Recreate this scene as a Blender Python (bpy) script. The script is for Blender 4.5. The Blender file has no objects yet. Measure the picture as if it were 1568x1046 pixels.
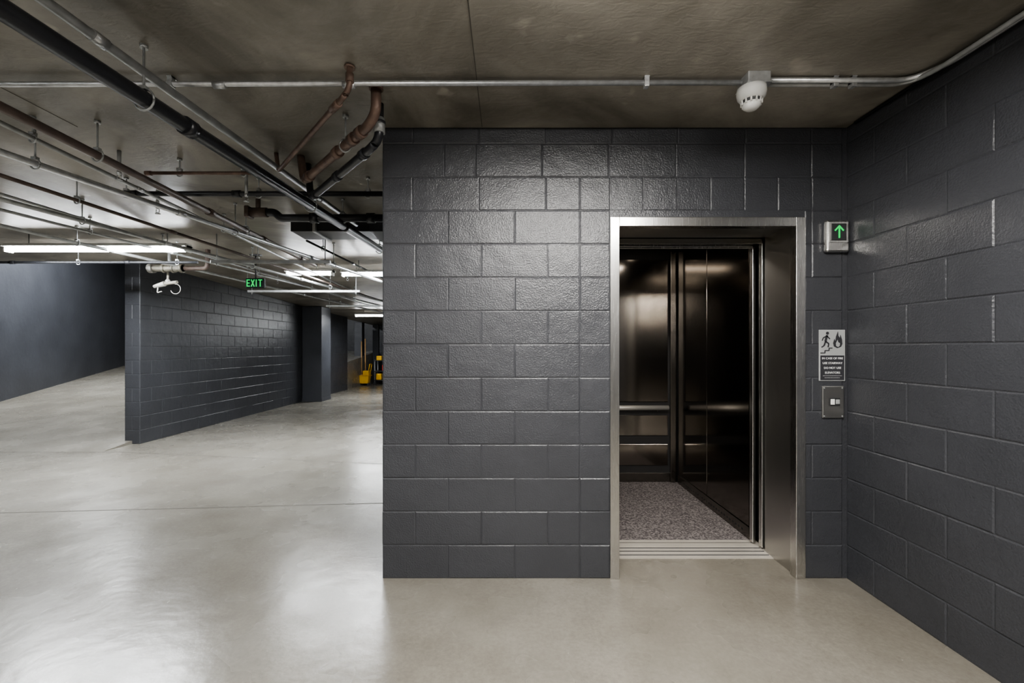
import bpy, bmesh, math, random
from mathutils import Vector, Matrix
random.seed(4)
scene = bpy.context.scene
try:
    scene.view_settings.view_transform = 'AgX'
    scene.view_settings.look = 'AgX - Medium High Contrast'
    scene.view_settings.exposure = 0.0
except Exception as e:
    print(e)

# ---------------------------------------------------------------- materials
def new_mat(name):
    m = bpy.data.materials.new(name); m.use_nodes = True
    nt = m.node_tree
    return m, nt, nt.nodes['Principled BSDF']

def simple(name, col, rough=0.5, metal=0.0, bump=0.0, bscale=40, var=0.12, vscale=6, emis=None, es=0, spec=None):
    m, nt, b = new_mat(name)
    N = nt.nodes; L = nt.links
    tc = N.new('ShaderNodeTexCoord')
    if var > 0:
        n = N.new('ShaderNodeTexNoise'); n.inputs['Scale'].default_value = vscale; n.inputs['Detail'].default_value = 5
        L.new(tc.outputs['Object'], n.inputs['Vector'])
        r = N.new('ShaderNodeValToRGB')
        r.color_ramp.elements[0].position = .3; r.color_ramp.elements[1].position = .7
        r.color_ramp.elements[0].color = [c*(1-var) for c in col]+[1]
        r.color_ramp.elements[1].color = [min(1, c*(1+var)) for c in col]+[1]
        L.new(n.outputs['Fac'], r.inputs['Fac']); L.new(r.outputs['Color'], b.inputs['Base Color'])
    else:
        b.inputs['Base Color'].default_value = (*col, 1)
    b.inputs['Roughness'].default_value = rough
    b.inputs['Metallic'].default_value = metal
    if spec is not None: b.inputs['Specular IOR Level'].default_value = spec
    if bump > 0:
        n2 = N.new('ShaderNodeTexNoise'); n2.inputs['Scale'].default_value = bscale; n2.inputs['Detail'].default_value = 4
        L.new(tc.outputs['Object'], n2.inputs['Vector'])
        bp = N.new('ShaderNodeBump'); bp.inputs['Strength'].default_value = bump; bp.inputs['Distance'].default_value = .01
        L.new(n2.outputs['Fac'], bp.inputs['Height']); L.new(bp.outputs['Normal'], b.inputs['Normal'])
    if emis:
        b.inputs['Emission Color'].default_value = (*emis, 1); b.inputs['Emission Strength'].default_value = es
    return m

def brushed(name, col, rough, scale=(600, 600, 4), bump=.05, var=.1):
    m, nt, b = new_mat(name); N = nt.nodes; L = nt.links
    tc = N.new('ShaderNodeTexCoord'); mp = N.new('ShaderNodeMapping'); mp.inputs['Scale'].default_value = scale
    L.new(tc.outputs['Object'], mp.inputs['Vector'])
    n = N.new('ShaderNodeTexNoise'); n.inputs['Scale'].default_value = 1; n.inputs['Detail'].default_value = 3
    L.new(mp.outputs['Vector'], n.inputs['Vector'])
    mr = N.new('ShaderNodeMapRange'); mr.inputs['To Min'].default_value = rough*.7; mr.inputs['To Max'].default_value = rough*1.3
    L.new(n.outputs['Fac'], mr.inputs['Value']); L.new(mr.outputs['Result'], b.inputs['Roughness'])
    bp = N.new('ShaderNodeBump'); bp.inputs['Strength'].default_value = bump; bp.inputs['Distance'].default_value = .002
    L.new(n.outputs['Fac'], bp.inputs['Height']); L.new(bp.outputs['Normal'], b.inputs['Normal'])
    b.inputs['Base Color'].default_value = (*col, 1); b.inputs['Metallic'].default_value = 1
    return m

def paint_mat(name, col, rough=.3):
    m, nt, b = new_mat(name); N = nt.nodes; L = nt.links
    tc = N.new('ShaderNodeTexCoord')
    n = N.new('ShaderNodeTexNoise'); n.inputs['Scale'].default_value = 1.7; n.inputs['Detail'].default_value = 6
    L.new(tc.outputs['Object'], n.inputs['Vector'])
    r = N.new('ShaderNodeValToRGB'); r.color_ramp.elements[0].position = .3; r.color_ramp.elements[1].position = .7
    r.color_ramp.elements[0].color = [c*.88 for c in col]+[1]; r.color_ramp.elements[1].color = [c*1.12 for c in col]+[1]
    L.new(n.outputs['Fac'], r.inputs['Fac']); L.new(r.outputs['Color'], b.inputs['Base Color'])
    a = N.new('ShaderNodeTexNoise'); a.inputs['Scale'].default_value = 115; a.inputs['Detail'].default_value = 3
    c = N.new('ShaderNodeTexNoise'); c.inputs['Scale'].default_value = 9; c.inputs['Detail'].default_value = 2
    L.new(tc.outputs['Object'], a.inputs['Vector']); L.new(tc.outputs['Object'], c.inputs['Vector'])
    b1 = N.new('ShaderNodeBump'); b1.inputs['Strength'].default_value = .85; b1.inputs['Distance'].default_value = .0032
    b2 = N.new('ShaderNodeBump'); b2.inputs['Strength'].default_value = .4; b2.inputs['Distance'].default_value = .012
    L.new(a.outputs['Fac'], b1.inputs['Height']); L.new(c.outputs['Fac'], b2.inputs['Height'])
    L.new(b2.outputs['Normal'], b1.inputs['Normal']); L.new(b1.outputs['Normal'], b.inputs['Normal'])
    b.inputs['Roughness'].default_value = rough
    return m

def floor_mat():
    m, nt, b = new_mat('polished_concrete'); N = nt.nodes; L = nt.links
    tc = N.new('ShaderNodeTexCoord')
    def noise(s, d, dist=0.0, rough=.55):
        n = N.new('ShaderNodeTexNoise'); n.inputs['Scale'].default_value = s; n.inputs['Detail'].default_value = d
        n.inputs['Distortion'].default_value = dist; n.inputs['Roughness'].default_value = rough
        L.new(tc.outputs['Object'], n.inputs['Vector']); return n
    n1 = noise(.6, 5, .1, .5); r1 = N.new('ShaderNodeValToRGB')
    r1.color_ramp.elements[0].position = .28; r1.color_ramp.elements[0].color = (.175, .162, .138, 1)
    r1.color_ramp.elements[1].position = .72; r1.color_ramp.elements[1].color = (.25, .238, .21, 1)
    L.new(n1.outputs['Fac'], r1.inputs['Fac'])
    n2 = noise(2.2, 12, .1, .68); r2 = N.new('ShaderNodeValToRGB')
    r2.color_ramp.elements[0].position = .22; r2.color_ramp.elements[0].color = (.62, .60, .57, 1)
    r2.color_ramp.elements[1].position = .78; r2.color_ramp.elements[1].color = (1.15, 1.15, 1.15, 1)
    L.new(n2.outputs['Fac'], r2.inputs['Fac'])
    mx = N.new('ShaderNodeMixRGB'); mx.blend_type = 'MULTIPLY'; mx.inputs['Fac'].default_value = .8
    L.new(r1.outputs['Color'], mx.inputs['Color1']); L.new(r2.outputs['Color'], mx.inputs['Color2'])
    # fine grain
    n5 = noise(45, 6, 0, .7); r5 = N.new('ShaderNodeValToRGB')
    r5.color_ramp.elements[0].position = .3; r5.color_ramp.elements[0].color = (.86, .86, .85, 1)
    r5.color_ramp.elements[1].position = .7; r5.color_ramp.elements[1].color = (1.1, 1.1, 1.1, 1)
    L.new(n5.outputs['Fac'], r5.inputs['Fac'])
    mx3 = N.new('ShaderNodeMixRGB'); mx3.blend_type = 'MULTIPLY'; mx3.inputs['Fac'].default_value = 1
    L.new(mx.outputs['Color'], mx3.inputs['Color1']); L.new(r5.outputs['Color'], mx3.inputs['Color2'])
    n3 = noise(24, 3, .3); r3 = N.new('ShaderNodeValToRGB')
    r3.color_ramp.elements[0].position = .73; r3.color_ramp.elements[0].color = (0, 0, 0, 1)
    r3.color_ramp.elements[1].position = .79; r3.color_ramp.elements[1].color = (1, 1, 1, 1)
    L.new(n3.outputs['Fac'], r3.inputs['Fac'])
    mx2 = N.new('ShaderNodeMixRGB'); mx2.inputs['Color2'].default_value = (.36, .345, .31, 1)
    L.new(r3.outputs['Color'], mx2.inputs['Fac']); L.new(mx3.outputs['Color'], mx2.inputs['Color1'])
    L.new(mx2.outputs['Color'], b.inputs['Base Color'])
    n6 = noise(1.6, 3, 0, .5)
    mr = N.new('ShaderNodeMapRange'); mr.inputs['From Min'].default_value = .25; mr.inputs['From Max'].default_value = .75
    mr.inputs['To Min'].default_value = .20; mr.inputs['To Max'].default_value = .33
    L.new(n6.outputs['Fac'], mr.inputs['Value']); L.new(mr.outputs['Result'], b.inputs['Roughness'])
    bp = N.new('ShaderNodeBump'); bp.inputs['Strength'].default_value = .14; bp.inputs['Distance'].default_value = .02
    n4 = noise(7, 6); L.new(n4.outputs['Fac'], bp.inputs['Height']); L.new(bp.outputs['Normal'], b.inputs['Normal'])
    b.inputs['Specular IOR Level'].default_value = .6
    return m

def ceil_mat():
    m, nt, b = new_mat('formed_concrete_ceiling'); N = nt.nodes; L = nt.links
    tc = N.new('ShaderNodeTexCoord')
    n1 = N.new('ShaderNodeTexNoise'); n1.inputs['Scale'].default_value = 1.1; n1.inputs['Detail'].default_value = 12; n1.inputs['Distortion'].default_value = .8; n1.inputs['Roughness'].default_value = .62
    L.new(tc.outputs['Object'], n1.inputs['Vector'])
    r = N.new('ShaderNodeValToRGB'); r.color_ramp.elements[0].position = .36; r.color_ramp.elements[0].color = (.135, .122, .10, 1)
    r.color_ramp.elements[1].position = .66; r.color_ramp.elements[1].color = (.37, .345, .30, 1)
    L.new(n1.outputs['Fac'], r.inputs['Fac'])
    v = N.new('ShaderNodeTexNoise'); v.inputs['Scale'].default_value = 4; v.inputs['Detail'].default_value = 3
    L.new(tc.outputs['Object'], v.inputs['Vector'])
    r2 = N.new('ShaderNodeValToRGB'); r2.color_ramp.elements[0].position = .68; r2.color_ramp.elements[0].color = (0, 0, 0, 1)
    r2.color_ramp.elements[1].position = .74; r2.color_ramp.elements[1].color = (.6, .6, .6, 1)
    L.new(v.outputs['Fac'], r2.inputs['Fac'])
    mx = N.new('ShaderNodeMixRGB'); mx.inputs['Color2'].default_value = (.5, .46, .40, 1)
    L.new(r2.outputs['Color'], mx.inputs['Fac']); L.new(r.outputs['Color'], mx.inputs['Color1'])
    L.new(mx.outputs['Color'], b.inputs['Base Color']); b.inputs['Roughness'].default_value = .38
    mp = N.new('ShaderNodeMapping'); mp.inputs['Scale'].default_value = (14, 30, 14); mp.inputs['Rotation'].default_value = (0, 0, .6)
    L.new(tc.outputs['Object'], mp.inputs['Vector'])
    n2 = N.new('ShaderNodeTexNoise'); n2.inputs['Scale'].default_value = 1; n2.inputs['Detail'].default_value = 5; n2.inputs['Distortion'].default_value = 1.2
    L.new(mp.outputs['Vector'], n2.inputs['Vector'])
    bp = N.new('ShaderNodeBump'); bp.inputs['Strength'].default_value = .35; bp.inputs['Distance'].default_value = .005
    L.new(n2.outputs['Fac'], bp.inputs['Height']); L.new(bp.outputs['Normal'], b.inputs['Normal'])
    return m

def carpet_mat():
    m, nt, b = new_mat('speckled_carpet'); N = nt.nodes; L = nt.links
    tc = N.new('ShaderNodeTexCoord')
    n = N.new('ShaderNodeTexNoise'); n.inputs['Scale'].default_value = 75; n.inputs['Detail'].default_value = 3
    L.new(tc.outputs['Object'], n.inputs['Vector'])
    r = N.new('ShaderNodeValToRGB'); r.color_ramp.elements[0].position = .40; r.color_ramp.elements[0].color = (.06, .052, .053, 1)
    r.color_ramp.elements[1].position = .66; r.color_ramp.elements[1].color = (.25, .225, .22, 1)
    L.new(n.outputs['Fac'], r.inputs['Fac']); L.new(r.outputs['Color'], b.inputs['Base Color']); b.inputs['Roughness'].default_value = .95
    return m

PAINT = paint_mat('glossy_charcoal_block_paint', (.044, .0455, .051))
PAINTB = paint_mat('smooth_slate_paint', (.054, .057, .066), .4)
FLOOR = floor_mat(); CEIL = ceil_mat(); CARPET = carpet_mat()
STEEL = brushed('brushed_stainless', (.66, .65, .63), .25)
STEELJ = brushed('satin_jamb_stainless', (.55, .54, .52), .33)
STEELD = brushed('dark_bronze_stainless', (.22, .205, .185), .22)
STEELP = brushed('mirror_bronze_stainless', (.22, .20, .178), .12, bump=.012)
GALV = simple('galvanised_steel', (.62, .63, .64), .35, .75, var=.15, vscale=30)
GALVD = simple('dull_galvanised', (.42, .43, .43), .45, .5, var=.2, vscale=15)
BLACK = simple('black_iron_pipe', (.025, .026, .03), .3, 0, .1, 60)
BLACKM = simple('matt_black', (.015, .014, .014), .6)
COPPER = simple('oxidised_copper', (.17, .115, .092), .42, .3, .1, 50, .35, 12)
BROWN = simple('brown_primer_pipe', (.11, .082, .07), .45, .1, .1, 50, .3, 10)
WHITEP = simple('white_plastic', (.75, .75, .73), .4, var=.03)
CREAM = simple('valve_cream_enamel', (.24, .225, .19), .5, .1, var=.2)
CREAML = simple('valve_pale_enamel', (.28, .27, .25), .5, .1, var=.15)
DGREY = simple('dark_plastic', (.03, .03, .032), .4)
SIGNBLK = simple('exit_sign_black', (.012, .014, .013), .9, spec=.1)
SIGNP = simple('sign_silver', (.42, .43, .43), .4, .3, var=.05)
SIGND = simple('sign_charcoal', (.03, .03, .035), .6)
LETTER = simple('sign_lettering', (.75, .75, .75), .6, var=.02)
TUBE = simple('fluorescent_tube_glow', (1, 1, 1), .5, var=0, emis=(.95, .98, 1.0), es=75)
TUBEW = simple('warm_tube_glow', (1, 1, 1), .5, var=0, emis=(1.0, .97, .92), es=75)
GREEN = simple('green_led', (.0, .10, .03), .7, var=0, emis=(.0, 1, .16), es=.75, spec=.1)
CARL = simple('car_downlight', (1, 1, 1), .5, var=0, emis=(1, .9, .75), es=8)
YEL = simple('yellow_plastic', (.75, .42, .02), .4)
WOOD = simple('mop_handle_wood', (.45, .27, .12), .5)
RED = simple('red_plastic', (.5, .03, .02), .4)
ALU = simple('sill_aluminium', (.66, .62, .56), .4, .5, var=.05)
MOPS = simple('mop_strings', (.5, .48, .42), .9)

# ---------------------------------------------------------------- mesh builder
class B:
    def __init__(s):
        s.bm = bmesh.new(); s.mats = []
    def mi(s, mat):
        if mat not in s.mats: s.mats.append(mat)
        return s.mats.index(mat)
    def faces(s, vs, fs, mat, smooth=False):
        i = s.mi(mat); bv = [s.bm.verts.new(v) for v in vs]
        for f in fs:
            try:
                fc = s.bm.faces.new([bv[k] for k in f]); fc.material_index = i; fc.smooth = smooth
            except ValueError: pass
    def box(s, x0, x1, y0, y1, z0, z1, mat, bev=0.0):
        t = bmesh.new()
        bmesh.ops.create_cube(t, size=1)
        for v in t.verts:
            v.co = Vector((x0+(v.co.x+.5)*(x1-x0), y0+(v.co.y+.5)*(y1-y0), z0+(v.co.z+.5)*(z1-z0)))
        if bev > 0: bmesh.ops.bevel(t, geom=t.edges[:], offset=bev, segments=2, affect='EDGES', profile=.5)
        s.merge(t, mat)
    def merge(s, t, mat, smooth=False, M=None):
        t.verts.index_update()
        vs = [(M @ v.co) if M else v.co.copy() for v in t.verts]
        s.faces(vs, [[v.index for v in f.verts] for f in t.faces], mat, smooth); t.free()
    def prism(s, poly, y0, y1, mat, axis='Y'):
        n = len(poly)
        if axis == 'Y': vs = [(p[0], y0, p[1]) for p in poly]+[(p[0], y1, p[1]) for p in poly]
        elif axis == 'X': vs = [(y0, p[0], p[1]) for p in poly]+[(y1, p[0], p[1]) for p in poly]
        else: vs = [(p[0], p[1], y0) for p in poly]+[(p[0], p[1], y1) for p in poly]
        fs = [list(range(n)), list(range(2*n-1, n-1, -1))]+[[i, (i+1) % n, n+(i+1) % n, n+i] for i in range(n)]
        s.faces(vs, fs, mat)
    def cyl(s, p0, p1, r, mat, seg=16, r1=None):
        s.tube([p0, p1], r, mat, seg, r1=r1)
    def tube(s, pts, r, mat, seg=14, r1=None, closed=False):
        pts = [Vector(p) for p in pts]; n = len(pts)
        rings = []; prev = None
        for i, p in enumerate(pts):
            if i == 0: d = pts[1]-p
            elif i == n-1: d = p-pts[i-1]
            else: d = (pts[i+1]-p).normalized()+(p-pts[i-1]).normalized()
            d.normalize()
            if prev is None:
                a = Vector((0, 0, 1)) if abs(d.z) < .9 else Vector((1, 0, 0)); u = d.cross(a).normalized()
            else:
                u = (prev-d*prev.dot(d)).normalized()
            prev = u; w = d.cross(u)
            rr = r if r1 is None else r+(r1-r)*i/(n-1)
            rings.append([p+(u*math.cos(2*math.pi*k/seg)+w*math.sin(2*math.pi*k/seg))*rr for k in range(seg)])
        vs = [v for q in rings for v in q]
        fs = [[i*seg+k, i*seg+(k+1) % seg, (i+1)*seg+(k+1) % seg, (i+1)*seg+k] for i in range(n-1) for k in range(seg)]
        i0 = s.mi(mat); bv = [s.bm.verts.new(v) for v in vs]
        for f in fs:
            fc = s.bm.faces.new([bv[k] for k in f]); fc.material_index = i0; fc.smooth = True
        for cap in (bv[:seg][::-1], bv[-seg:]):
            fc = s.bm.faces.new(cap); fc.material_index = i0
    def sphere(s, c, r, mat, sc=(1, 1, 1), seg=16):
        t = bmesh.new(); bmesh.ops.create_uvsphere(t, u_segments=seg, v_segments=seg//2+2, radius=r)
        s.merge(t, mat, True, Matrix.Translation(c) @ Matrix.Diagonal((*sc, 1)))
    def lathe(s, c, prof, mat, seg=28):
        vs = []; n = len(prof)
        for (r, z) in prof:
            for k in range(seg):
                a = 2*math.pi*k/seg; vs.append((c[0]+r*math.cos(a), c[1]+r*math.sin(a), c[2]+z))
        fs = [[i*seg+k, i*seg+(k+1) % seg, (i+1)*seg+(k+1) % seg, (i+1)*seg+k] for i in range(n-1) for k in range(seg)]
        fs += [list(range(seg))[::-1], [(n-1)*seg+k for k in range(seg)]]
        s.faces(vs, fs, mat, True)
    def blk(s, o, u, v, n, u0, u1, v0, v1, mat, v1b=None, d=.003, inset=.006, gap=.001):
        """one painted block face, chamfered; v1b = top at u1 (sloped)"""
        if v1b is None: v1b = v1
        u0 += gap; u1 -= gap; v0 += gap; v1 -= gap; v1b -= gap
        if v1-v0 < .02 or v1b-v0 < .02 or u1-u0 < .02: return
        d = d+random.uniform(-.0010, .0010)
        P = lambda a, b_, c: o+u*a+v*b_+n*c
        vs = [P(u0, v0, 0), P(u1, v0, 0), P(u1, v1b, 0), P(u0, v1, 0)]
        j = [random.uniform(-.0012, .0012) for _ in range(4)]
        i_ = inset
        vs += [P(u0+i_, v0+i_, d+j[0]), P(u1-i_, v0+i_, d+j[1]), P(u1-i_, v1b-i_, d+j[2]), P(u0+i_, v1-i_, d+j[3])]
        fs = [[4, 5, 6, 7], [0, 1, 5, 4], [1, 2, 6, 5], [2, 3, 7, 6], [3, 0, 4, 7]]
        s.faces(vs, fs, mat)
    def done(s, name, parent=None, fixn=True):
        if fixn: bmesh.ops.recalc_face_normals(s.bm, faces=s.bm.faces[:])
        me = bpy.data.meshes.new(name); s.bm.to_mesh(me); s.bm.free()
        for m in s.mats: me.materials.append(m)
        ob = bpy.data.objects.new(name, me); scene.collection.objects.link(ob)
        if parent: ob.parent = parent
        return ob

def empty(name, loc=(0, 0, 0)):
    e = bpy.data.objects.new(name, None); e.location = (0, 0, 0); e.empty_display_size = .1
    scene.collection.objects.link(e); return e

def text(body, name, x, y, z, size, mat, parent, ext=.001):
    c = bpy.data.curves.new(name, 'FONT'); c.body = body; c.size = size; c.extrude = ext
    c.align_x = 'CENTER'; c.align_y = 'CENTER'; c.materials.append(mat)
    o = bpy.data.objects.new(name, c); o.location = (x, y, z); o.rotation_euler = (math.pi/2, 0, 0)
    scene.collection.objects.link(o); o.parent = parent; return o

def bend(pts, rad=.05, n=6):
    pts = [Vector(p) for p in pts]; out = [pts[0]]
    for i in range(1, len(pts)-1):
        a, p, c = pts[i-1], pts[i], pts[i+1]
        d0 = (a-p).normalized(); d1 = (c-p).normalized()
        s_, e_ = p+d0*rad, p+d1*rad
        for k in range(n+1):
            t = k/n; out.append(s_*(1-t)**2+p*2*t*(1-t)+e_*t*t)
    out.append(pts[-1]); return out

def cz(Y):
    K = [(-12, 2.74), (2.68, 2.74), (6.6, 2.667), (11.5, 2.5), (18.7, 2.35)]
    for (a, za), (b, zb) in zip(K, K[1:]):
        if Y <= b: return za+(zb-za)*(Y-a)/(b-a)
    return 2.35

WX = Vector((1, 0, 0)); WY = Vector((0, 1, 0)); WZ = Vector((0, 0, 1)); R = .2032
XR = 2.067; XL = -.754; YF = 2.68; YB = -10
# ---------------------------------------------------------------- floor / ramp / ceiling
b = B()
b.prism([(-9.3, YB), (XR+.2, YB), (XR+.2, 18.7), (-5.46, 18.7), (-5.46, 5.95), (-9.3, 5.95)], -.2, 0, FLOOR, 'Z')
b.done('floor')
b = B()
b.prism([(5.95, 0), (18.7, 1.275), (18.7, -.2), (5.95, -.2)], -14.4, -5.46, FLOOR, 'X')
b.done('ramp_floor')
b = B()   # saw-cut control joints, thin dark strips in floor
JM = simple('joint_sealant', (.09, .082, .07), .8)
for (p, q) in (((-9.1, 5.93), (-5.2, 5.93)), ((-5.2, 5.93), (-.8, 5.2)), ((-6.2, 3.6), (-.8, 4.0))):
    P, Q = Vector((*p, 0)), Vector((*q, 0)); d = (Q-P).normalized(); w = Vector((-d.y, d.x, 0))*.005
    zz = .0015
    b.faces([(P-w)+WZ*zz, (Q-w)+WZ*zz, (Q+w)+WZ*zz, (P+w)+WZ*zz], [[0, 1, 2, 3]], JM)
b.done('floor_control_joint')

b = B(); b.box(-9.9, XR, YB, 2.68, 2.74, 2.94, CEIL); b.done('ceiling')
b = B(); b.prism([(2.68, 2.74), (6.6, 2.667), (6.6, 2.90), (2.68, 2.94)], -9.9, XR, CEIL, 'X'); b.done('ceiling')
b = B(); b.prism([(6.6, 2.667), (11.5, 2.5), (11.5, 2.75), (6.6, 2.90)], -5.6, XR, CEIL, 'X'); b.done('ceiling')
b = B(); b.prism([(11.5, 2.5), (18.7, 2.35), (18.7, 2.6), (11.5, 2.75)], -5.6, XR, CEIL, 'X'); b.done('ceiling')
b = B(); b.box(-14.4, -5.57, 6.4, 18.7, 5.0, 5.2, CEIL); b.done('ceiling')
b = B(); b.box(-9.9, -5.57, 6.45, 6.6, 2.9, 5.0, PAINTB); b.box(-5.6, -5.57, 6.6, 18.7, 2.45, 5.0, PAINTB); b.done('wall_ramp_upstand')
b = B()  # form joint ridges on ceiling
for x in (-.15, -2.6, -5.0):
    b.box(x-.002, x+.002, -4.9, 2.67, 2.7385, 2.7405, JM)
b.done('trim_ceiling_form_joint')

# ---------------------------------------------------------------- front wall (shaft) with blocks
b = B()
DX0, DX1, DZ = .627, 1.81, 2.194
b.box(XL, DX0, YF, YF+.3, 0, 2.74, PAINT)
b.box(DX1, XR, YF, YF+.3, 0, 2.74, PAINT)
b.box(DX0, DX1, YF, YF+.3, DZ, 2.74, PAINT)
b.box(XL, XL+.2, YF+.3, 5.3, 0, cz(5.3)+.001, PAINT)
b.box(XL, XR, 5.3, 5.5, 0, cz(5.5), PAINT)
o = Vector((0, YF, 0)); n = -WY
EV = [XL, -.357, .049, .444, DX0]; OD = [XL, -.556, -.155, .25, .444, DX0]
for k in range(14):
    z0 = k*R; z1 = min((k+1)*R, 2.74)
    if k <= 10:
        js = EV if k % 2 == 0 else OD
        for a, c in zip(js, js[1:]): b.blk(o, WX, WZ, n, a, c, z0, z1, PAINT)
        rj = [DX1, 2.04] if k % 2 == 0 else [DX1, 1.853, 2.04]
        if k == 10: rj = [DX1, 1.853, 2.04]
        for a, c in zip(rj, rj[1:]): b.blk(o, WX, WZ, n, a, c, z0, z1, PAINT)
    else:
        js = {11: [XL, -.575, -.17, .238, .444, .627, .829, 1.036, 1.238, 1.444, 1.647, 1.853, 2.04],
              12: [XL, -.38, -.19, .214, .619, 1.028, 1.444, 1.849, 2.04],
              13: [XL, -.57, -.17, .238, .64, 1.04, 1.45, 1.85, 2.04]}[k]
        for a, c in zip(js, js[1:]): b.blk(o, WX, WZ, n, a, c, z0, z1, PAINT)
# side (left) face
o = Vector((XL, 0, 0))
for k in range(14):
    z0 = k*R; z1 = min((k+1)*R, 2.69)
    y = YF+.004-(R if k % 2 else 0)
    while y < 5.5:
        b.blk(o, WY, WZ, -WX, max(y, YF), min(y+.4064, 5.5), z0, z1, PAINT); y += .4064
b.done('wall_front', fixn=False)

# right wall
b = B()
b.box(XR, XR+.2, YB, 18.7, 0, 5.2, PAINT)
o = Vector((XR, 0, 0))
for k in range(14):
    z0 = k*R; z1 = min((k+1)*R, 2.74)
    y = YF-(R if k % 2 == 0 else 0)
    if k % 2 == 0: b.blk(o, WY, WZ, -WX, y, YF-.005, z0, z1, PAINT)
    while y > YB:
        b.blk(o, WY, WZ, -WX, max(y-.4064, YB), min(y, YF-.005), z0, z1, PAINT); y -= .4064
b.done('wall_right', fixn=False)

# partition block wall
b = B()
PX0, PX1, PY0, PY1 = -5.57, -5.35, 6.43, 14.8
KY = [PY0, 6.6, 11.5, PY1]
b.prism([(PY0, 0), (PY1, 0)]+[(y, cz(y)) for y in reversed(KY)], PX0, PX1, PAINT, 'X')
for k in range(14):
    z0 = k*R
    y = PY0-(R if k % 2 else 0)
    while y < PY1:
        a, c = max(y, PY0), min(y+.4064, PY1)
        b.blk(Vector((PX1, 0, 0)), WY, WZ, WX, a, c, z0, min(z0+R, cz(a)), PAINT, v1b=min(z0+R, cz(c))); y += .4064
    js = [PX0, PX1] if k % 2 == 0 else [PX0, -5.46, PX1]
    for a, c in zip(js, js[1:]): b.blk(Vector((0, PY0, 0)), WX, WZ, -WY, a, c, z0, min(z0+R, cz(PY0)), PAINT)
b.done('wall_partition', fixn=False)

# left / ramp wall, back & far walls
b = B()
pts = [(-9.18, YB), (-9.18, 6), (-14.08, 18.7)]
b.prism(pts+[(-14.4, 18.7), (-9.5, 6.05), (-9.5, YB)], -.1, 5.1, PAINTB, 'Z')
b.done('wall_left')
b = B(); b.box(-14.4, XR+.2, 18.7, 18.9, -.1, 5.2, PAINT)
o = Vector((0, 18.7, 0))
for k in range(12):
    x = -5.5-(R if k % 2 else 0)
    while x < -1: b.blk(o, WX, WZ, -WY, x, x+.4064, k*R, min(k*R+R, 2.348), PAINT); x += .4064
b.done('wall_far', fixn=False)
b = B(); b.box(-9.5, XR+.2, YB-.2, YB, -.1, 5.2, PAINTB); b.done('wall_back')

def column(x0, x1, y0, y1):
    b = B(); b.box(x0, x1, y0, y1, 0, cz(y1), PAINTB, .012)
    b.box(x0-.006, x1+.006, y0-.006, y1+.006, 0, .09, PAINTB, .004)
    return b.done('concrete_column')
column(-5.34, -4.83, 11.5, 12.1)
column(-5.85, -5.55, 16.9, 17.2)
column(-5.45, -5.22, 17.9, 18.1)

# ---------------------------------------------------------------- elevator
E = empty('elevator')
b = B()  # door frame + deep jambs
fy = YF-.012
b.box(.627, .683, fy, fy+.36, 0, 2.194, STEEL, .003)
b.box(1.752, 1.81, fy, fy+.06, 0, 2.194, STEEL, .003)
b.box(.683, 1.752, fy, fy+.06, 2.138, 2.194, STEEL, .003)
b.box(1.772, 1.81, fy+.06, fy+.36, 0, 2.17, STEELJ, .002)
b.box(.683, 1.772, fy+.06, fy+.36, 2.158, 2.19, STEELJ, .002)
b.done('door_frame', E)
b = B()  # landing door leading edge + car front returns
b.box(1.762, 1.815, 3.045, 3.085, .02, 2.16, STEEL, .003)
b.box(1.742, 1.765, 3.125, 3.165, .02, 2.16, STEEL, .003)
b.box(1.765, 1.82, 3.17, 3.21, .02, 2.16, STEELD, .003)
b.box(.60, .67, 3.045, 3.085, .02, 2.16, STEEL, .003)
b.box(.45, .67, 3.125, 3.21, .02, 2.16, STEEL, .003)
b.done('sliding_door_edge', E)
b = B()
b.box(.683, 1.772, 3.045, 3.075, 2.12, 2.19, STEELD, .003)
b.box(.45, 1.82, 3.125, 3.21, 2.12, 2.42, STEEL, .003)
b.box(.45, 1.765, 3.12, 3.126, 2.105, 2.118, STEEL, .001)
b.done('car_header', E)
b = B()  # sill
b.box(.627, 1.80, 2.93, 3.10, -.01, .005, ALU)
b.box(.50, 1.80, 3.103, 3.20, -.01, .007, ALU)
for y in (2.965, 3.02, 3.07, 3.15):
    b.box(.684, 1.765, y, y+.006, .002, .0076, DGREY)
b.done('door_sill', E)
CX0, CX1, CY0, CY1, CH = .45, 1.775, 3.21, 4.6, 2.42
b = B(); b.box(CX0, CX1, 3.2, CY1, -.02, .005, CARPET); b.done('car_carpet', E)
b = B()
b.box(CX1, CX1+.03, CY0, CY1+.03, 0, CH, BLACKM)
b.box(CX0-.03, CX0, CY0-.04, CY1+.03, 0, CH, BLACKM)
b.box(CX0, CX1, CY1, CY1+.03, 0, CH, BLACKM)
# right side panels
for (a, c) in ((3.215, 3.885), (3.893, 4.53)):
    b.box(CX1-.01, CX1, a, c, .10, CH-.02, STEELP, .002)
b.box(CX1-.014, CX1, CY0, CY1-.06, .005, .095, STEELD, .002)
for i in range(26):
    y = 3.3+i*.045
    b.cyl((CX1-.0150, y, .05), (CX1-.013, y, .05), .009, BLACKM, 10)
# left panels
for (a, c) in ((3.215, 3.885), (3.893, 4.53)):
    b.box(CX0, CX0+.01, a, c, .10, CH-.02, STEELP, .002)
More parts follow.
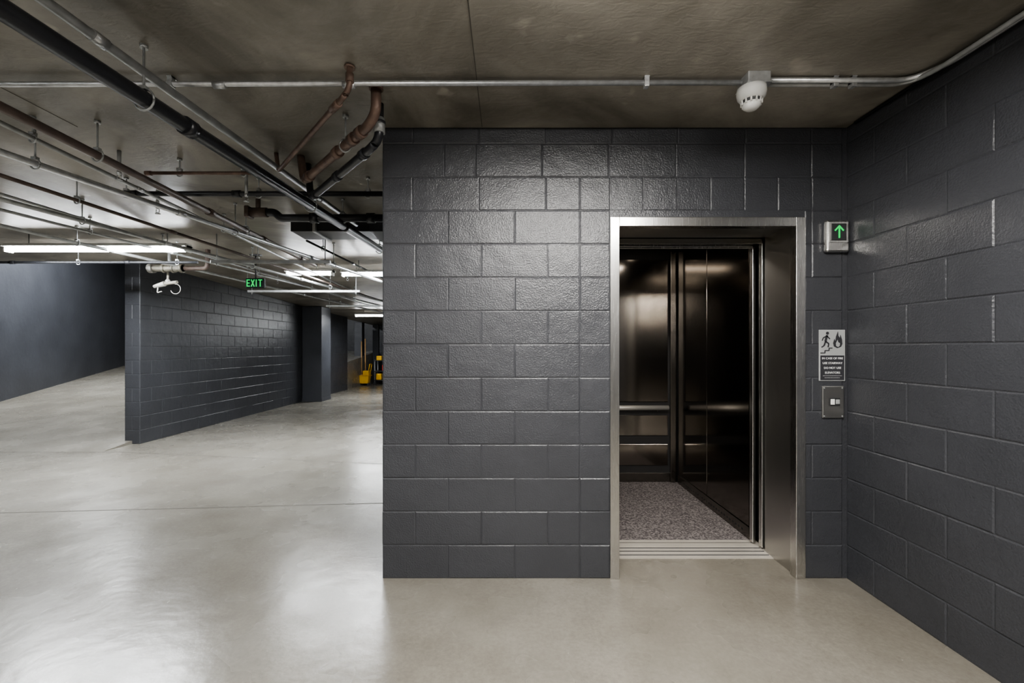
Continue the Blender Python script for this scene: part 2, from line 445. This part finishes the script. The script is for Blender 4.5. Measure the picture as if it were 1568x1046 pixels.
# back panels
for (z0, z1) in ((.84, CH-.1), (.49, .70), (.18, .40)):
    b.box(.55, 1.675, CY1-.014, CY1, z0, z1, STEELP, .003)
b.box(CX0, CX1-.01, CY1-.01, CY1, .005, .10, STEELD, .002)
b.box(1.70, CX1-.012, CY1-.03, CY1, .0, CH-.02, STEELD, .003)
b.done('car_wall_panel', E)
b = B()
RAIL = simple('satin_handrail_steel', (.72, .70, .66), .35, .7, var=.03)
b.tube([(.6, CY1-.075, .785), (1.66, CY1-.075, .785)], .026, RAIL)
for x in (.72, 1.12, 1.55): b.tube(bend([(x, CY1-.012, .75), (x, CY1-.075, .75), (x, CY1-.075, .785)], .02), .008, STEEL, 8)
b.done('handrail', E)
b = B(); b.box(CX0-.03, CX1+.03, CY0-.04, CY1+.03, CH, CH+.05, STEELD)
for x in (.8, 1.4):
    for y in (3.6, 4.2):
        b.lathe((x, y, CH-.012), [(.055, .012), (.055, 0), (.04, 0)], STEEL); b.lathe((x, y, CH-.014), [(.038, .004), (.038, 0)], CARL)
b.done('car_ceiling', E)
def area(name, loc, sx, sy, power, parent, col=(1, 1, 1), rot=(0, 0, 0)):
    l = bpy.data.lights.new(name, 'AREA'); l.shape = 'RECTANGLE'; l.size = sx; l.size_y = sy; l.energy = power; l.color = col
    o = bpy.data.objects.new(name, l); o.location = loc; o.rotation_euler = rot; scene.collection.objects.link(o); o.parent = parent; return o
area('car_light_diffuser', (1.1, 3.6, CH-.016), .7, .25, 8, E, (1, .93, .84))

# ---------------------------------------------------------------- wall fixtures
F = YF-.003
e = empty('elevator_direction_indicator')
b = B(); b.box(1.917, 2.058, F-.035, F, 1.975, 2.17, STEEL, .012)
b.box(1.928, 2.047, F-.037, F-.03, 2.03, 2.158, STEEL, .004)
b.box(1.942, 2.034, F-.041, F-.034, 2.044, 2.146, DGREY, .004); b.done('housing', e)
b = B(); y = F-.0425
def stroke(b, p, q, w, y0, y1, mat):
    P, Q = Vector((p[0], 0, p[1])), Vector((q[0], 0, q[1])); d = (Q-P).normalized(); s_ = Vector((-d.z, 0, d.x))*w*.5
    b.prism([((P-s_).x, (P-s_).z), ((Q-s_).x, (Q-s_).z), ((Q+s_).x, (Q+s_).z), ((P+s_).x, (P+s_).z)], y0, y1, mat)
cx = 1.988
stroke(b, (cx, 2.058), (cx, 2.125), .009, y-.001, y+.002, GREEN)
stroke(b, (cx-.026, 2.102), (cx+.002, 2.132), .009, y-.001, y+.002, GREEN)
stroke(b, (cx+.026, 2.102), (cx-.002, 2.132), .009, y-.001, y+.002, GREEN)
b.done('up_arrow', e)

e = empty('fire_safety_sign')
sx, s0, s1 = 1.972, 1.20, 1.511
b = B(); b.box(sx-.079, sx+.079, F-.006, F, s0, s1, SIGNP, .002)
b.box(sx-.072, sx+.072, F-.0075, F-.005, s0+.006, s0+.155, SIGND)
b.done('plate', e)
b = B(); ya, yb = F-.0085, F-.0055
# stairs
st = [(-.072, 1.37), (-.045, 1.37), (-.045, 1.385), (-.02, 1.385), (-.02, 1.40), (.0, 1.40)]
for p, q in zip(st, st[1:]): stroke(b, (sx+p[0], p[1]), (sx+q[0], q[1]), .005, ya, yb, SIGND)
# runner
hx, hz = sx-.03, 1.49
b.prism([(hx+.009*math.cos(a*.5236), hz+.009*math.sin(a*.5236)) for a in range(12)], ya, yb, SIGND)
for p, q, w in (((-.032, 1.478), (-.042, 1.44), .013), ((-.034, 1.473), (-.015, 1.455), .006), ((-.034, 1.473), (-.055, 1.462), .006), ((-.055, 1.462), (-.062, 1.445), .005),
                ((-.042, 1.44), (-.022, 1.427), .008), ((-.022, 1.427), (-.026, 1.405), .007), ((-.042, 1.44), (-.05, 1.415), .008), ((-.05, 1.415), (-.066, 1.405), .006)):
    stroke(b, (sx+p[0], p[1]), (sx+q[0], q[1]), w, ya, yb, SIGND)
# flames
fl = [(.01, 1.41), (.005, 1.43), (.012, 1.455), (.018, 1.44), (.022, 1.47), (.034, 1.50), (.036, 1.475), (.046, 1.46), (.049, 1.48), (.058, 1.45), (.06, 1.425), (.052, 1.408), (.03, 1.40)]
b.prism([(sx+p[0], p[1]) for p in fl], ya, yb, SIGND)
fl2 = [(.022, 1.412), (.02, 1.428), (.03, 1.45), (.034, 1.435), (.044, 1.43), (.044, 1.415), (.034, 1.406)]
b.prism([(sx+p[0], p[1]) for p in fl2], ya-.001, ya+.001, SIGNP)
b.done('pictogram', e)
for i, t in enumerate(('IN CASE OF FIRE', 'USE STAIRWAY', 'DO NOT USE', 'ELEVATORS')):
    text(t, 'line_%d' % (i+1), sx, F-.0085, 1.337-i*.029, .0175, LETTER, e, .0006)
b = B()
for i in range(20): b.sphere((sx-.055+i*.0058, F-.008, 1.232), .0014, LETTER, seg=6)
for i in range(16): b.sphere((sx-.045+i*.0058, F-.008, 1.220), .0014, LETTER, seg=6)
b.done('braille', e)

e = empty('elevator_call_button')
b = B(); b.box(1.909, 2.040, F-.012, F, .976, 1.17, STEELJ, .004)
b.box(1.948, 2.012, F-.018, F-.011, 1.05, 1.10, DGREY, .003)
b.box(1.953, 1.978, F-.022, F-.017, 1.058, 1.092, WHITEP, .003)
b.box(1.984, 2.008, F-.022, F-.017, 1.062, 1.09, SIGNP, .003)
for x in (1.92, 2.029):
    for z in (.988, 1.158): b.cyl((x, F-.014, z), (x, F-.011, z), .004, GALVD, 8)
b.done('button_plate', e)

# ---------------------------------------------------------------- conduits & pipes
def strap(b, p, r, along='X', mat=GALV):
    x, y, z = p; w = .012
    if along == 'X':
        b.box(x-w, x+w, y-r-.004, y+r+.004, z-r-.004, z+r, mat, .003); b.box(x-w, x+w, y-r-.004, y+r+.03, 2.735, 2.74, mat)
        b.box(x-w, x+w, y-r, y+r, z, 2.74, mat)
    else:
        b.box(x-r-.004, x+r+.004, y-w, y+w, z-r-.004, 2.74, mat, .003)

b = B(); cy = 2.18; zc = 2.705
b.tube([(-6.5, cy, zc-.01), (1.16, cy, zc+.008)], .0125, GALV)
b.tube(bend([(1.27, cy-.012, zc+.012), (1.98, cy-.012, zc+.012), (2.045, cy-.14, 2.715), (2.045, -4.9, 2.715)], .07), .0125, GALV)
b.tube(bend([(1.27, cy+.022, zc+.012), (1.98, cy+.022, zc+.012), (2.01, cy-.10, 2.70), (2.01, -4.9, 2.70)], .08), .0115, GALVD)
for x in (-5.2, -1.66, .69, 1.62, 1.71): strap(b, (x, cy, zc), .0125)
for x in (-1.42, -.78, -3.0): b.cyl((x-.03, cy, zc-.005), (x+.03, cy, zc-.005), .017, GALV)
for y in (1.5, .3, -1.2, -3): strap(b, (2.03, y, 2.715), .03, 'Y')
b.done('electrical_conduit')
b = B(); b.tube([(2.055, 2.6, 2.728), (2.055, -4.8, 2.728)], .009, BLACK); b.done('black_cable')

e = empty('smoke_detector')
b = B(); b.box(1.165, 1.275, cy-.055, cy+.055, 2.688, 2.74, GALV, .004)
b.box(1.16, 1.28, cy-.06, cy+.06, 2.683, 2.69, GALV, .002); b.done('junction_box', e)
b = B(); c = (1.21, cy, 2.575)
b.lathe(c, [(.03, .108), (.066, .108), (.068, .085), (.064, .065), (.054, .052), (.046, .048)], WHITEP)
b.lathe(c, [(.044, .054), (.046, .045), (.042, .030)], DGREY)
b.lathe(c, [(.042, .036), (.044, .032), (.040, .016), (.026, .005), (.008, .002)], WHITEP)
for k in range(12):
    a = k*math.pi/6; x, y = c[0]+.045*math.cos(a), c[1]+.045*math.sin(a)
    b.cyl((x, y, c[2]+.026), (x, y, c[2]+.056), .005, WHITEP, 8)
b.done('detector_head', e)

def hanger(b, x, y, z, r, mat=GALVD, clev=True):
    """clevis hanger: ring round pipe + threaded rod to the slab"""
    b.cyl((x, y, z+r+.015), (x, y, cz(y)), .005, mat, 8)
    pts = [(x+(r+.008)*math.cos(a), y, z+(r+.012)*math.sin(a)) for a in [i*math.pi/8 for i in range(17)]]
    b.tube(pts, .005, mat, 6)
    b.box(x-.015, x+.015, y-.012, y+.012, z+r+.005, z+r+.02, mat)
    b.cyl((x, y, cz(y)-.015), (x, y, cz(y)), .016, mat, 10)

def run(name, p, q, r, mat, ext0=2.0, ext1=0., hang=(), coup=(), cmat=None):
    P, Q = Vector(p), Vector(q); d = (Q-P)/(Q.y-P.y)
    A = P-d*ext0; Cc = Q+d*ext1
    b = B(); b.tube([A, Cc], r, mat)
    for y in hang:
        s_ = P+d*(y-P.y); hanger(b, s_.x, s_.y, s_.z, r)
    u = d.normalized()
    for y in coup:
        s_ = P+d*(y-P.y); b.cyl(s_-u*.03, s_+u*.03, r*1.22, cmat or mat, 16)
    return b.done(name)

run('drain_pipe', (-1.64, 1.42, 2.50), (-1.42, 4.8, 2.50), .037, BLACK, 3.5, .6, hang=(-.6, 1.95, 3.4, 4.9), coup=(2.2, 4.0), cmat=BLACK)
run('gray_conduit', (-1.63, 1.57, 2.625), (-1.58, 2.6, 2.625), .020, GALVD, 3.5, 3.2, hang=(1.0, 3.6), coup=(1.75,), cmat=GALV)
run('sprinkler_main_pipe', (-2.41, 2.08, 2.55), (-2.43, 4.6, 2.48), .025, BROWN, 3, 1.0, hang=(1.6, 2.6, 4.1), coup=(3.6, 4.4, 5.2))
run('gray_conduit', (-2.74, 2.36, 2.62), (-2.77, 5.4, 2.52), .014, GALVD, 3, 3, hang=(2.55, 4.3), coup=(3.3,), cmat=GALV)
run('gray_conduit', (-2.84, 2.47, 2.50), (-1.85, 6.5, 2.38), .02, GALV, 3, 0, hang=(2.62, 4.0, 5.4), coup=(3.5, 5), cmat=GALV)
run('gray_conduit', (-3.91, 3.4, 2.55), (-2.4, 8.3, 2.30), .018, GALVD, 3, 2, hang=(3.9, 5.6, 7), coup=(4.6, 6.4), cmat=GALV)
run('copper_water_pipe', (-3.4, 2.9, 2.56), (-2.6, 7.6, 2.36), .014, BROWN, 3, 2, hang=(3.4, 5.3), coup=(4.2,))
run('gray_conduit', (-4.75, 4.1, 2.55), (-3.0, 10.4, 2.25), .018, GALVD, 3, 3, hang=(4.7, 6.8, 9), coup=(5.6, 8), cmat=GALV)
run('gray_conduit', (-4.3, 3.9, 2.58), (-2.75, 9.4, 2.32), .013, GALVD, 3, 3, hang=(4.4, 6.4, 8.6), coup=(5.2,), cmat=GALV)
run('gray_conduit', (-4.0, 4.2, 2.62), (-3.3, 9.9, 2.42), .012, GALVD, 3, 4, hang=(5, 8), coup=())
run('gray_conduit', (-2.2, 4.85, 2.58), (-1.9, 8.0, 2.50), .012, BLACK, 0, 4, hang=(5.2, 8), coup=(6,))

b = B()   # cross mains parallel to the front wall
b.tube(bend([(-2.98, 3.43, 2.62), (-2.98, 3.43, 2.60), (-.76, 3.43, 2.60)], .01), .02, BLACK)
for x in (-2.98, -1.95, -1.1): hanger(b, x+.02, 3.43, 2.60, .02)
for x in (-2.9, -2.1, -.9): b.cyl((x-.03, 3.43, 2.60), (x+.03, 3.43, 2.60), .027, BLACK)
b.done('sprinkler_branch_pipe')
b = B()
b.tube(bend([(-2.25, 3.9, 2.60), (-2.05, 3.9, 2.60), (-2.0, 3.9, 2.55), (-.76, 3.9, 2.55)], .03), .034, BLACK)
b.cyl((-2.27, 3.9, 2.60), (-2.12, 3.9, 2.60), .042, BROWN)
b.cyl((-2.2, 3.9, 2.60), (-2.2, 3.9, cz(3.9)), .02, BROWN)
b.box(-2.3, -2.26, 3.85, 3.95, 2.55, 2.65, BROWN, .01)
for x in (-1.7, -1.2): b.cyl((x-.035, 3.9, 2.55), (x+.035, 3.9, 2.55), .044, BLACK)
hanger(b, -1.45, 3.9, 2.55, .034)
b.done('drain_pipe')
b = B()   # dark line running under the left light row
b.tube([(-8.9, 5.35, 2.44), (-3.75, 5.35, 2.44)], .016, BLACK, 12)
for x in (-8, -6.6, -5.2, -4.0): hanger(b, x, 5.35, 2.44, .016)
for x in (-6.0, -4.6): b.cyl((x-.03, 5.35, 2.44), (x+.03, 5.35, 2.44), .021, BLACK, 12)
b.done('sprinkler_branch_pipe')
b = B()   # strut trapezes carrying the conduit racks
for (y, x0, x1, z) in ((5.0, -3.35, -2.0, 2.36), (6.9, -4.05, -2.3, 2.27), (8.8, -3.6, -2.0, 2.22)):
    b.box(x0, x1, y-.02, y+.02, z, z+.035, GALVD, .003)
    for x in (x0+.06, x1-.06):
        b.cyl((x, y, z-.03), (x, y, cz(y)), .006, GALVD, 8); b.cyl((x, y, z-.012), (x, y, z), .013, GALVD, 6)
b.done('conduit_trapeze_hanger')
b = B()
b.box(-1.36, -.765, 4.35, 4.75, 2.55, cz(4.75)-.01, simple('dark_duct', (.05, .055, .065), .4, .3), .006)
b.box(-2.15, -1.36, 4.38, 4.72, 2.56, cz(4.75)-.01, DGREY, .006)
for x in (-1.9, -1.0):
    b.box(x-.015, x+.015, 4.34, 4.76, 2.545, cz(4.76), GALVD, .002)
b.done('ventilation_duct')
b = B()
b.tube([(-2.5, 3.1, 2.63), (-1.75, 3.1, 2.63)], .012, COPPER); b.cyl((-2.5, 3.1, 2.63), (-2.54, 3.1, 2.63), .016, COPPER)
hanger(b, -2.3, 3.1, 2.63, .012); hanger(b, -1.85, 3.1, 2.63, .012)
b.done('copper_water_pipe')
# diagonal copper / iron assembly by the shaft corner
b = B()
b.tube(bend([(-.745, 2.09, 2.74), (-.745, 2.09, 2.63), (-.80, 2.13, 2.60), (-1.55, 2.99, 2.60), (-1.58, 3.02, 2.735)], .04), .014, COPPER)
b.cyl((-.745, 2.09, 2.735), (-.745, 2.09, 2.725), .025, COPPER)
b.cyl((-.745, 2.09, 2.70), (-.745, 2.09, 2.66), .019, COPPER)
b.cyl((-.82, 2.155, 2.60), (-.88, 2.22, 2.60), .019, COPPER)
b.done('copper_water_pipe')
b = B()
b.tube(bend([(-.67, 2.26, 2.74), (-.67, 2.26, 2.61), (-.73, 2.33, 2.575), (-1.39, 3.02, 2.545), (-1.43, 3.06, 2.732)], .045), .026, COPPER)
b.cyl((-.67, 2.26, 2.74), (-.67, 2.26, 2.725), .036, COPPER)
Pa, Pb = Vector((-.73, 2.33, 2.575)), Vector((-1.39, 3.02, 2.545)); dd = (Pb-Pa).normalized()
for t in (.10, .2, .42, .9):
    P = Pa.lerp(Pb, t); b.cyl(P-dd*.025, P+dd*.025, .033, COPPER)
P = Pa.lerp(Pb, .3); hanger(b, P.x, P.y, P.z, .026)
b.done('copper_drain_pipe')
b = B()
b.tube(bend([(-.70, 2.42, 2.74), (-.70, 2.42, 2.55), (-.76, 2.47, 2.52), (-1.40, 3.15, 2.47), (-1.44, 3.19, 2.728)], .05), .024, BLACK)
b.cyl((-.70, 2.42, 2.58), (-.70, 2.42, 2.66), .031, GALVD); b.cyl((-.70, 2.42, 2.63), (-.70, 2.42, 2.642), .035, BLACK)
Pa, Pb = Vector((-.76, 2.47, 2.52)), Vector((-1.40, 3.15, 2.47)); dd = (Pb-Pa).normalized()
for t in (.1, .5, .92):
    P = Pa.lerp(Pb, t); b.cyl(P-dd*.025, P+dd*.025, .030, BLACK)
b.done('drain_pipe')

def sprinkler(x, y, z=None):
    t = cz(y); z = z or t-.1
    b = B(); b.cyl((x, y, t), (x, y, z+.05), .012, GALVD, 10); b.lathe((x, y, z+.02), [(.012, .035), (.014, .02), (.008, .012)], GALV, 12)
    for s_ in (-1, 1): b.tube([(x+s_*.012, y, z+.03), (x+s_*.014, y, z+.012), (x, y, z)], .003, GALV, 6)
    b.lathe((x, y, z-.004), [(.018, .004), (.02, .0)], GALV, 14); b.done('sprinkler_head')
sprinkler(-2.85, 3.6, 2.5); sprinkler(-2.62, 2.98, 2.54); sprinkler(-1.95, 3.3, 2.5)
sprinkler(-3.9, 7.5, 2.5); sprinkler(-2.6, 7.2, 2.5)

# sprinkler riser valve assembly
b = B()
b.cyl((-4.62, 5.75, 2.44), (-4.22, 5.75, 2.44), .045, CREAM); b.cyl((-4.66, 5.75, 2.44), (-4.60, 5.75, 2.44), .062, CREAML, 20)
for x in (-4.48, -4.36, -4.25): b.cyl((x, 5.75, 2.44), (x+.03, 5.75, 2.44), .06, CREAM, 20)
b.tube(bend([(-4.2, 5.75, 2.44), (-3.9, 5.75, 2.44), (-3.9, 5.75, cz(5.75))], .06), .03, BROWN)
b.cyl((-4.4, 5.75, 2.44), (-4.4, 5.75, cz(5.75)), .02, GALVD)
b.cyl((-4.42, 5.75, 2.40), (-4.42, 5.75, 2.27), .013, CREAM)
b.cyl((-4.60, 5.75, 2.20), (-4.46, 5.75, 2.24), .022, CREAML, r1=.034); b.cyl((-4.46, 5.75, 2.24), (-4.30, 5.75, 2.26), .022, CREAM)
b.sphere((-4.42, 5.75, 2.27), .03, CREAML)
b.tube([(-4.32+.065*math.cos(a), 5.75, 2.17+.065*math.sin(a)) for a in [math.pi*.55-i*.35 for i in range(14)]], .0045, CREAML, 8)
b.tube(bend([(-4.55, 5.75, 2.19), (-4.56, 5.75, 2.12), (-4.50, 5.75, 2.14)], .02), .007, CREAML, 8)
b.done('sprinkler_valve_assembly')

# ---------------------------------------------------------------- lights
PW = 75
def strip(x0, x1, y, z, tube, power=1.0, name='fluorescent_light'):
    e = empty(name); b = B(); t = cz(y)
    b.box(x0, x1, y-.045, y+.045, z+.03, z+.08, WHITEP, .004)
    b.prism([(y-.075, z+.045), (y-.04, z+.034), (y+.04, z+.034), (y+.075, z+.045), (y+.045, z+.06), (y-.045, z+.06)], x0, x1, WHITEP, 'X')
    for x in (x0+.01, x1-.025): b.box(x, x+.015, y-.05, y+.05, z-.015, z+.05, WHITEP, .003)
    for x in (x0+.25, x1-.25): b.cyl((x, y, z+.07), (x, y, t), .006, GALVD, 8)
    b.done('housing', e)
    b = B()
    for dy in (-.03, .03): b.cyl((x0+.026, y+dy, z+.01), (x1-.026, y+dy, z+.01), .014, tube, 6)
    b.done('tube', e)
    area('lens', ((x0+x1)/2, y, z-.008), x1-x0-.06, .085, PW*power*(x1-x0)/2, e, tube.node_tree.nodes['Principled BSDF'].inputs['Emission Color'].default_value[:3])
strip(-5.67, -3.60, 5.0, 2.50, TUBE, 1.9)
strip(-3.25, -2.55, 6.5, 2.48, TUBE, 1.9)
strip(-2.40, -.95, 6.4, 2.45, TUBE, 1.9)
strip(-.15, 1.15, 1.15, 2.63, TUBEW, 2.5)
strip(-4.6, -2.4, -.6, 2.6, TUBE, 1.1)  # unseen fixture added behind the camera for even fill light
strip(-1.0, 1.2, -2.5, 2.6, TUBEW, 1.6)  # another unseen fill fixture, added further back to lift the walls and shadows
strip(-2.7, -.7, -7.7, 2.6, TUBEW, 2.0)
strip(-4.3, -2.5, 12.5, 2.3, TUBE, 1.6)
# ramp light
e = empty('fluorescent_light'); b = B()
b.box(-8.9, -8.75, 8.5, 11, 4.93, 5.0, WHITEP, .004); b.done('housing', e)
b = B()
for dx in (-.03, .03): b.cyl((-8.825+dx, 8.53, 4.91), (-8.825+dx, 10.97, 4.91), .018, TUBE, 6)
b.done('tube', e)
area('lens', (-8.825, 9.75, 4.885), .1, 2.4, 600, e, (.95, .98, 1))

# exit sign
e = empty('exit_sign'); ex, ey, ez = -3.43, 6.0, 2.285
b = B(); b.box(ex-.125, ex+.125, ey, ey+.045, ez-.066, ez+.066, SIGNBLK, .006); b.cyl((ex, ey+.022, ez+.06), (ex, ey+.022, cz(ey)), .010, DGREY, 10)
b.box(ex-.07, ex+.07, ey-.005, ey+.055, cz(ey)-.02, cz(ey), DGREY, .003); b.done('housing', e)
# block letters built from strokes so they stay crisp
b = B(); h = .042; w_ = .019; ya, yb = ey-.004, ey+.001; T = .013
def S(x0, z0, x1, z1): stroke(b, (ex+x0, ez+z0), (ex+x1, ez+z1), T, ya, yb, GREEN)
c0 = -.085
S(c0-w_, -h-T/2, c0-w_, h+T/2); S(c0-w_, h, c0+w_, h); S(c0-w_, 0, c0+w_*.8, 0); S(c0-w_, -h, c0+w_, -h)
c0 = -.027
S(c0-w_*1.1, -h-T/2, c0+w_*1.1, h+T/2); S(c0-w_*1.1, h+T/2, c0+w_*1.1, -h-T/2)
S(.021, -h-T/2, .021, h+T/2)
c0 = .075
S(c0, -h-T/2, c0, h); S(c0-w_*1.4, h, c0+w_*1.4, h)
b.done('lettering', e)

# ---------------------------------------------------------------- mop bucket, mops, cart
e = empty('mop_bucket'); mx_, my_ = -5.33, 16.5
b = B()
t = bmesh.new(); bmesh.ops.create_cube(t, size=1)
for v in t.verts:
    k = 1.0 if v.co.z > 0 else .78
    v.co = Vector((mx_+v.co.x*.42*k, my_+v.co.y*.34*k, .08+(v.co.z+.5)*.30))
bmesh.ops.bevel(t, geom=t.edges[:], offset=.02, segments=2, affect='EDGES'); b.merge(t, YEL)
b.box(mx_-.23, mx_+.23, my_-.19, my_+.19, .36, .385, YEL, .008)
b.box(mx_-.02, mx_+.20, my_-.15, my_+.15, .385, .56, YEL, .02)
b.tube(bend([(mx_+.19, my_-.13, .5), (mx_+.24, my_-.13, .80), (mx_+.24, my_+.13, .80), (mx_+.19, my_+.13, .5)], .04), .014, YEL, 8)
for sx_ in (-.17, .17):
    for sy_ in (-.12, .12):
        b.cyl((mx_+sx_, my_+sy_-.012, .035), (mx_+sx_, my_+sy_+.012, .035), .035, DGREY); b.cyl((mx_+sx_, my_+sy_, .03), (mx_+sx_, my_+sy_, .09), .01, GALVD, 8)
b.done('bucket', e)
for dx, top in ((-.10, 1.65), (.04, 1.75)):
    b = B(); b.cyl((mx_+dx, my_, .3), (mx_+dx-.04, my_+.1, top), .02, WOOD, 10); b.box(mx_+dx-.07, mx_+dx+.07, my_-.02, my_+.02, .38, .42, WOOD, .005)
    for i in range(8): b.cyl((mx_+dx-.06+i*.017, my_, .4), (mx_+dx-.06+i*.017, my_+.02, .2), .009, MOPS, 6)
    b.done('mop_stick', e)
b = B(); jx, jy = -4.80, 17.0
for z in (.15, .5, .9): b.box(jx-.25, jx+.25, jy-.22, jy+.22, z, z+.03, DGREY, .006)
for sx_ in (-.23, .23):
    for sy_ in (-.2, .2):
        b.cyl((jx+sx_, jy+sy_, .08), (jx+sx_, jy+sy_, .95), .015, GALVD, 8); b.cyl((jx+sx_, jy+sy_-.015, .04), (jx+sx_, jy+sy_+.015, .04), .04, DGREY)
b.box(jx-.2, jx+.0, jy-.15, jy+.15, .18, .42, YEL, .02); b.box(jx+.02, jx+.2, jy-.12, jy+.12, .53, .75, RED, .02); b.box(jx-.2, jx, jy-.1, jy+.1, .93, 1.1, YEL, .02)
b.done('janitor_cart')

# ---------------------------------------------------------------- world + camera
w = bpy.data.worlds.new('World'); scene.world = w; w.use_nodes = True
w.node_tree.nodes['Background'].inputs[0].default_value = (.5, .52, .55, 1); w.node_tree.nodes['Background'].inputs[1].default_value = .05
cd = bpy.data.cameras.new('Camera'); cam = bpy.data.objects.new('Camera', cd); scene.collection.objects.link(cam)
cam.location = (0, 0, 1.40); cam.rotation_euler = (math.pi/2, 0, 0)
cd.sensor_width = 36; cd.lens = 36*675/1568; cd.shift_x = 8/1568; cd.shift_y = 10/1568; cd.clip_start = .05
scene.camera = cam
